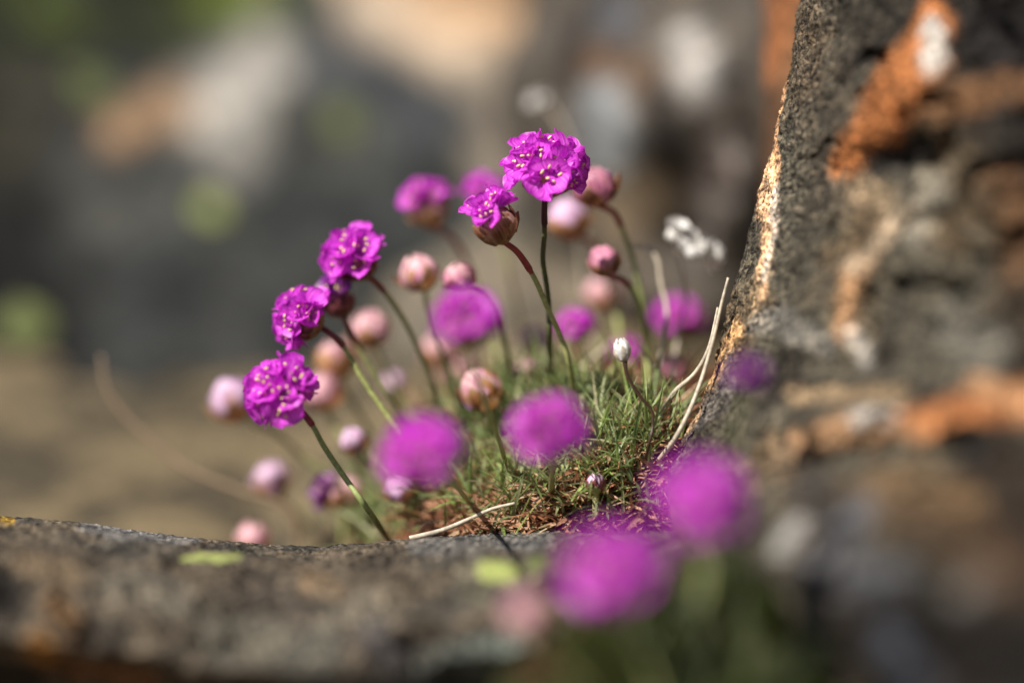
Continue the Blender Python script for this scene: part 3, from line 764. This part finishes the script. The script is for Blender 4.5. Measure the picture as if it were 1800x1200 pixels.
flower('small whitish pink bud left of the nodding magenta blur over the leaves', 622, 775, .72, 25, (-.3, .8, .4), [(650, 815), (690, 870), (720, 910)], .725, kind='bud', n=0, pal='lilac', sheath=None, group=GB)
flower('soft magenta flower in front of the dark crevice beside the bleached stalks', 1192, 562, .80, 46, (0, 1, .25), [(1185, 640), (1170, 700)], .81, n=13, sheath=None, group=GO)
flower('magenta flower just right of the paired green stems', 1012, 578, .755, 40, (.05, 1, .2), [(1015, 640), (1010, 690)], .765, n=12, pal='maroon', sheath=None, group=GO)
flower('magenta flower low behind the little white seed head', 1098, 622, .775, 33, (0, 1, .2), [(1095, 680), (1085, 720)], .78, n=10, sheath=None, group=GO)
flower('tiny cream bud sitting low behind the paired green stems', 925, 655, .735, 24, (0, 1, .3), [(925, 690), (920, 720)], .74, kind='bud', n=0, pal='pale', sheath=None, group=GB)
flower('lilac and tawny half-open bud at the edge of the cushion', 846, 688, .70, 40, (-.5, .8, .3), [(878, 730), (900, 770), (910, 800)], .705, kind='bud', n=3, pal='orange', pmat='petal_lilac', sheath=None, tilt=(-.7, .8, .4), group=GB)
flower('pale lilac flower left of the paired green stems', 942, 605, .78, 32, (0, 1, .2), [(945, 660), (945, 700)], .785, n=9, pmat='petal_lilac', sheath=None, group=GO)
flower('cream bud below the round pink bud', 1056, 520, .79, 32, (0, 1, .2), [(1060, 590), (1062, 680)], .80, kind='bud', n=0, pal='pale', sheath=None, group=GB)
flower('peach bud half hidden behind the lowest stepped flower', 566, 690, .745, 36, (-.1, .9, .3), [(585, 740), (620, 800), (670, 860)], .75, kind='bud', n=0, pal='pale', sheath=None, group=GB)
flower('tawny bud tucked under the middle stepped flower', 590, 632, .75, 36, (-.2, .9, .2), [(610, 690), (650, 760), (700, 830)], .755, kind='bud', n=0, pal='orange', sheath=None, group=GB)
flower('small white bud between the leaning left-hand stems', 692, 676, .765, 24, (0, 1, .3), [(705, 730), (725, 790)], .77, kind='bud', n=0, pal='lilac', sheath=None, group=GB)
flower('white bud under the nodding magenta blur over the leaves', 702, 858, .70, 28, (-.3, .8, .4), [(725, 895), (740, 915)], .703, kind='bud', n=0, pal='lilac', sheath=None, group=GB)
flower('faint peach bud behind the dip of the ledge crest', 445, 948, .75, 30, (-.2, 1, .2), [(460, 990), (475, 1020)], .755, kind='bud', n=0, pal='pale', sheath=None, group=GB)
flower('dull rose bud low behind the bleached stalks', 1182, 655, .77, 34, (0, 1, .2), [(1180, 700), (1178, 730)], .775, kind='bud', n=0, pal='pink', sheath=None, group=GB)
flower('faint rose bud behind the big magenta blur of the middle', 775, 620, .775, 36, (-.1, 1, .2), [(790, 690), (810, 760)], .78, kind='bud', n=1, pal='pale', pmat='petal_lilac', sheath=None, group=GB)
flower('faint blush bud low behind the big magenta blur', 800, 655, .80, 36, (-.1, 1, .2), [(815, 710), (830, 760)], .80, kind='bud', n=0, pal='pale', sheath=None, group=GB)
# in front of the focus
flower('big soft magenta flower blur in the middle of the clump, above the lilac bud', 820, 572, .588, 66, (-.1, 1, .25), [(838, 660), (865, 740), (885, 800), (892, 830)], .70, n=15, pal='orange', sheath=None, srad=.0005, group=GF, flat=1.0)
flower('big soft magenta flower blur nodding over the left leaves', 742, 803, .56, 80, (-.55, .75, .5), [(790, 840), (830, 865)], .69, n=15, sheath=None, srad=.0005, group=GF)
flower('soft magenta flower blur over the centre of the cushion', 968, 758, .568, 72, (.1, .75, .7), [(975, 800), (970, 830), (968, 850)], .68, n=15, sheath=None, srad=.0005, group=GF)
flower('big magenta flower blur in front of the rim of the leaning rock', 1232, 888, .505, 92, (.2, .9, .5), [(1240, 1000), (1225, 1100), (1200, 1240)], .51, gfun=tz, n=17, sheath=None, srad=.0005, group=GF)
flower('big magenta flower blur in front of the ledge, beside the front leaf tuft', 1074, 1008, .495, 94, (-.2, .9, .55), [(1110, 1110), (1150, 1200), (1170, 1280)], .50, gfun=tz, n=17, sheath=None, srad=.0005, group=GF)
flower('small flower painted dark violet as if shaded, in front of the leaning rock', 1316, 660, .575, 44, (.1, .8, .6), [(1298, 740), (1262, 840), (1240, 960), (1225, 1150)], .525, gfun=tz, stem_mat='stem_olive', n=10, pmat='petal_dark', pal='maroon', sheath=None, srad=.0005, group=GF)
flower('pale pink bud in front of the ledge', 925, 1076, .505, 40, (-.3, .9, .3), [(980, 1150), (1050, 1230)], .51, gfun=tz, kind='bud', n=0, pal='pale', sheath=None, srad=.0005, group=GF)

# ------------------------------------------------------------------ cushion of narrow leaves, litter
def blade_geo(base, out, length, width, lean, curl, twist=0.0, seg=4):
    """narrow V-folded leaf; out is the horizontal direction it leans to"""
    V, F = [], []
    side = Vector((-out.y, out.x, 0)); side = (side + Vector((0, 0, twist))).normalized()
    p = base.copy(); a = lean
    for j in range(seg + 1):
        t = j / seg
        dr = out * math.sin(a) + Vector((0, 0, math.cos(a)))
        nr = out * math.cos(a) - Vector((0, 0, math.sin(a)))
        w_ = width * (0.75 + .5 * t - 1.2 * t * t) if t < 1 else width * .06
        V += [p - side * w_, p + nr * w_ * .55, p + side * w_]
        p = p + dr * (length / seg); a += curl / seg
    for j in range(seg):
        o = j * 3
        F += [(o, o + 1, o + 4, o + 3), (o + 1, o + 2, o + 5, o + 4)]
    return V, F
rng = random.Random(5)
def hdir(a): return Vector((math.cos(a), math.sin(a), 0))
LEAFS = []
for k in range(8):
    V, F = blade_geo(Vector((0, 0, 0)), Vector((1, 0, 0)), 1.0, rng.uniform(.03, .046), rng.uniform(.2, .6), rng.uniform(.3, 1.0), rng.uniform(-.4, .4), 5)
    LEAFS.append(mesh('leaf', V, F, M['leaf_single']))
MOSSY = []
for q in LEAFS:
    q = q.copy(); q.materials[0] = M['leaf_mossy_single']; MOSSY.append(q)
def cushion(label, name, rosettes, per, lmin, lmax, singles, zf, mk='leaf'):
    root = bpy.data.objects.new(name, None); COL.objects.link(root); root.empty_display_size = .01
    c = rosettes[0]; b = Vector((c[0], c[1], zf(c[0], c[1]) - .003)); root.location = b
    tag(root, label, 'plant')
    AV, AF, made = [], [], 0
    order = sorted(rosettes, key=lambda q: q[1])
    for (x, y, dens) in order:
        for k in range(int(per * dens)):
            xx, yy = x + rng.gauss(0, .0035), y + rng.gauss(0, .0035)
            a = rng.uniform(0, 6.28); ln = rng.uniform(lmin, lmax)
            lean = min(1.5, abs(rng.gauss(.72, .42)))
            bp = Vector((xx, yy, zf(xx, yy) - .001))
            if made < singles and k < 4:
                o = link('leaf', (LEAFS if mk == 'leaf' else MOSSY)[rng.randrange(8)], root); made += 1
                o.matrix_basis = Matrix.Translation(bp - b) @ Matrix.Rotation(a, 4, 'Z') @ Matrix.Rotation(lean - .4, 4, 'Y') @ Matrix.Scale(ln, 4)
            else:
                V, F = blade_geo(bp - b, hdir(a), ln, rng.uniform(.0004, .0008), lean, rng.uniform(.1, .9), rng.uniform(-.5, .5))
                o = len(AV); AV += V; AF += [tuple(i + o for i in f) for f in F]
    mo = link('leaf_mass', mesh('leaf_mass', AV, AF, M[mk]), root)
    mo['kind'] = 'stuff'
    return root
ros = [(0.012, 0.06, 1.0)]
def add_ros(px0, px1, py0, py1, n, dens):
    for _ in range(n):
        px, py = rng.uniform(px0, px1), rng.uniform(py0, py1)
        # where that line of sight meets the soil
        dv = at(px, py, 1) - CAM
        t = .55
        while t < 1.1:
            p = CAM + dv * t
            if p.z <= gz(p.x, p.y): break
            t += .002
        ros.append((p.x, p.y, dens))
add_ros(960, 1180, 700, 800, 34, 1.0)
add_ros(800, 1000, 690, 800, 30, 1.0)
add_ros(760, 860, 780, 870, 12, 1.0)
add_ros(800, 940, 850, 925, 9, .7)
add_ros(960, 1140, 800, 880, 11, .7)
add_ros(1000, 1110, 890, 925, 3, .5)
add_ros(800, 1150, 835, 925, 26, .65)
add_ros(600, 780, 850, 940, 20, .9)
add_ros(690, 800, 740, 840, 12, .8)
cushion('spreading cushion of narrow green leaves at the foot of the flower stems', 'thrift_cushion', ros, 16, .009, .021, 240, gz)

# a lower tuft in the cleft between ledge and leaning rock
fr = []
for _ in range(46):
    p = at(rng.uniform(1040, 1370), 1100, rng.uniform(.485, .56))
    fr.append((p.x, p.y, 1.0))
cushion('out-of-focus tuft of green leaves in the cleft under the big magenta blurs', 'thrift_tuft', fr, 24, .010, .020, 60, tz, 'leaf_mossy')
# the peat it grows in
def peat():
    c = at(1210, 1200, .525)
    V, F = [], []
    n, wd = 14, 36
    for j in range(n + 1):
        r = .002 + .043 * (j / n)
        for i in range(wd):
            a = 2 * math.pi * i / wd
            x, y = c.x + r * math.cos(a) * 1.15, c.y + r * math.sin(a) * 1.3
            z = tz(x, y) + .003 * noise.fractal(Vector((x, y, 0)) * 90, 1, 2, 4) - .2 * max(0, (j / n - .7)) ** 1.2
            V.append((x, y, z))
    for j in range(n):
        for i in range(wd):
            F.append((j * wd + i, (j + 1) * wd + i, (j + 1) * wd + (i + 1) % wd, j * wd + (i + 1) % wd))
    F.append(tuple(range(wd)))
    m = mesh('peat', V, F, M['soil'])
    P = np.array([tuple(v) for v in V]); k = sstep(-.3, .3, fract(P, 50, 4, 3))[:, None]
    set_col(m, np.array((.03, .015, .006)) * (1 - k) + np.array((.02, .026, .006)) * k)
    tag(link('peat', m), 'dark peat filling the cleft below the front tuft', kind='structure')
peat()

def litter():
    V, F = [], []
    for k in range(3600):
        px, py = rng.uniform(720, 1200), rng.uniform(700, 945)
        dv = at(px, py, 1) - CAM; t = .6
        while t < .9:
            p = CAM + dv * t
            if p.z <= gz(p.x, p.y): break
            t += .003
        x, y = p.x, p.y
        v, f = blade_geo(Vector((x, y, gz(x, y) + rng.uniform(-.001, .0025))), hdir(rng.uniform(0, 6.28)), rng.uniform(.003, .012), rng.uniform(.0003, .0008),
                         rng.uniform(1.0, 1.75), rng.uniform(-.9, 1.2), rng.uniform(-.8, .8), 3)
        o = len(V); V += v; F += [tuple(i + o for i in q) for q in f]
    return tag(link('leaf_litter', mesh('leaf_litter', V, F, M['litter'])), 'rusty dead leaves littering the soil under the cushion', 'litter', kind='stuff')
litter()

# ------------------------------------------------------------------ dry stalks, seed heads, small things
def stalk(label, pts, rad, mat, name='dry_stalk', cat='stalk', group=None, sink=True):
    W = [at(*p) for p in pts]
    if sink:
        g = on_soil(pts[-1][0], pts[-1][1], pts[-1][2] + .06, pts[-1][2] - .03)
        b = g if g is not None else W[-1].copy()
        b.z = gz(b.x, b.y) - .002
        if g is None: W.append(b)
        else: W[-1] = b
    b = W[-1]
    V, F = tube([p - b for p in smooth_path(W, 40)], rad, 8)
    o = link(name, mesh(name, V, F, M[mat])); o.location = b
    return tag(o, label, cat, group)
ST = 'bleached dry stalks'
stalk('bleached dry stalk hugging the rim of the leaning rock', [(1280, 488, .662), (1268, 535, .662), (1250, 610, .661), (1225, 690, .66), (1190, 765, .66), (1150, 806, .663)], lambda t: .0003 + .00035 * t, 'straw', group=ST)
stalk('bleached dry stalk forking off beside the rim of the leaning rock', [(1262, 540, .668), (1246, 610, .668), (1222, 655, .67), (1185, 690, .672), (1160, 722, .675)], lambda t: .0003 + .0004 * t, 'straw', group=ST)
stalk('kinked bleached stalk standing behind the round pink bud', [(1108, 432, .715), (1135, 436, .715), (1155, 455, .714), (1162, 500, .714), (1172, 545, .713), (1166, 600, .712), (1155, 660, .712), (1146, 705, .712)], lambda t: .0005 + .0001 * t, 'straw', group=ST)
stalk('long tan straw arching across the hollow at the left', [(178, 625, .76), (186, 675, .76), (215, 725, .76), (270, 775, .76), (330, 825, .76), (420, 862, .76), (515, 905, .76)], lambda t: .0005 + .0004 * t, 'straw_tan', group=ST, name='dry_stalk')
stalk('glossy straw lying on the litter along the ledge crest', [(905, 884, .667), (865, 894, .667), (820, 914, .666), (775, 932, .665), (720, 946, .664)], lambda t: .00035 + .0003 * t, 'straw', group=ST, sink=False)

def seed_head():
    W = [at(*p) for p in [(1098, 632, .660), (1104, 662, .660), (1124, 695, .660), (1144, 718, .660), (1148, 745, .660), (1140, 785, .660), (1130, 822, .660)]]
    b = on_soil(1130, 822, .72) or W[-1].copy(); b.z = gz(b.x, b.y) - .002; W[-1] = b
    root = bpy.data.objects.new('seed_head', None); COL.objects.link(root); root.location = b; root.empty_display_size = .01
    tag(root, 'little pointed white seed head on a kinked wiry brown stem', 'seed head')
    V, F = tube([p - b for p in smooth_path(W, 48)], lambda t: .0004 + .0002 * max(0, .18 - t) / .18, 8)
    link('stem', mesh('stem', V, F, M['wire']), root)
    c = at(1094, 617, .660) - b
    H = Matrix.Translation(c) @ frame(idir(-.15, 1, .1)) @ Matrix.Diagonal((.0018, .0018, .0029, 1))
    o = link('receptacle', core_mesh('straw_tan'), root); o.matrix_basis = H
    for layer, n, mk in (('outer', 5, 'straw'), ('mid', 6, 'paper'), ('inner', 5, 'paper')):
        for q in range(n):
            o = link('bract', scales(layer, mk, q % 3), root)
            o.matrix_basis = H @ Matrix.Rotation(q * 6.283 / n + len(layer), 4, 'Z')
seed_head()
def small_bud():
    c = on_soil(1046, 884, .72) + Vector((0, -.005, .0062)); b = Vector((c.x, c.y, gz(c.x, c.y) - .001))
    root = bpy.data.objects.new('thrift_bud', None); COL.objects.link(root); root.location = b; root.empty_display_size = .01
    tag(root, 'tiny shiny red and white bud nestled in the leaf litter', 'flower', GB)
    V, F = tube(smooth_path([c - b, (c - b) * .5, Vector((0, 0, 0))], 8), lambda t: .0009, 8)
    link('stem', mesh('stem', V, F, M['stem']), root)
    H = Matrix.Translation(c - b) @ frame(idir(0, 1, .5)) @ Matrix.Diagonal((.0022, .0022, .0027, 1))
    o = link('receptacle', core_mesh('scale_pink'), root); o.matrix_basis = H
    for layer, n, mk in (('outer', 5, 'stem'), ('mid', 6, 'bract_maroon'), ('inner', 5, 'scale_lilac')):
        for q in range(n):
            o = link('bract', scales(layer, mk, q % 3), root)
            o.matrix_basis = H @ Matrix.Rotation(q * 6.283 / n + len(layer), 4, 'Z')
small_bud()
def papery(label, spots, stem, base_d, r, name='dried_flower'):
    """withered head: a loose spray of white papery calyces on a dry stalk"""
    d = spots[0][2]
    W = [at(*spots[0])] + [at(x, y, d + (base_d - d) * (i + 1) / len(stem)) for i, (x, y) in enumerate(stem)]
    g = on_soil(stem[-1][0], stem[-1][1], base_d + .06, base_d - .04)
    if g is not None:
        if len(stem) == 1:                   # a scrap lying on the soil
            sh = at(*spots[0]); sh = on_soil(spots[0][0], spots[0][1], d + .06, d - .04) or sh
            dd_ = (sh - CAM).dot(FWD); spots = [(x, y, dd_ - .001) for x, y, _ in spots]; W[0] = at(*spots[0])
        W[-1] = g; b = g.copy(); b.z = gz(b.x, b.y) - .002; W[-1] = b
    else:
        b = W[-1].copy(); b.z = min(b.z, gz(b.x, b.y) - .003); W.append(b)
    root = bpy.data.objects.new(name, None); COL.objects.link(root); root.location = b; root.empty_display_size = .01
    tag(root, label, 'flower')
    V, F = tube([p - b for p in smooth_path(W, 30)], lambda t: .0005, 7)
    link('stem', mesh('stem', V, F, M['straw']), root)
    for k, (x, y, dd) in enumerate(spots):
        c = at(x, y, dd) - b
        H0 = Matrix.Translation(c) @ frame(Vector((rng.uniform(-1, 1), rng.uniform(-1, 1), .4)).normalized()) @ Matrix.Scale(r, 4)
        o = link('receptacle', core_mesh('paper'), root); o.matrix_basis = H0 @ Matrix.Diagonal((.95, .8, .6, 1))
        for q in range(13):
            o = link('calyx', PAPERPETAL[q % 3], root)
            o.matrix_basis = H0 @ Matrix.Rotation(q * 2.4, 4, 'Z') @ Matrix.Rotation(rng.uniform(-.6, .9), 4, 'X') @ Matrix.Scale(1.35, 4)
PAPERPETAL = []
for k in range(3):
    V, F, U = petal_geo(seed=60 + k, flare=.8, W=.4); PAPERPETAL.append(mesh('calyx', V, F, M['paper']))
papery('withered white papery flower head against the leaning rock', [(1186, 414, .72), (1202, 430, .72), (1216, 444, .72), (1240, 448, .722)], [(1205, 520), (1190, 600), (1178, 700)], .735, .0034)
papery('faint withered white head up by the dark boulder', [(958, 176, .82), (936, 186, .82)], [(985, 215), (1003, 270), (1020, 380), (1035, 560), (1040, 680)], .82, .0024)
papery('fallen white papery flower beside the foot of the bleached stalks', [(1158, 738, .678), (1168, 752, .678)], [(1150, 770)], .68, .0022)
papery('white papery scrap in the litter at the foot of the rim', [(1128, 806, .665), (1142, 800, .665)], [(1120, 815)], .666, .0016)
papery('tiny white papery scrap in the litter near the ledge crest', [(951, 888, .662)], [(951, 895)], .662, .0014)
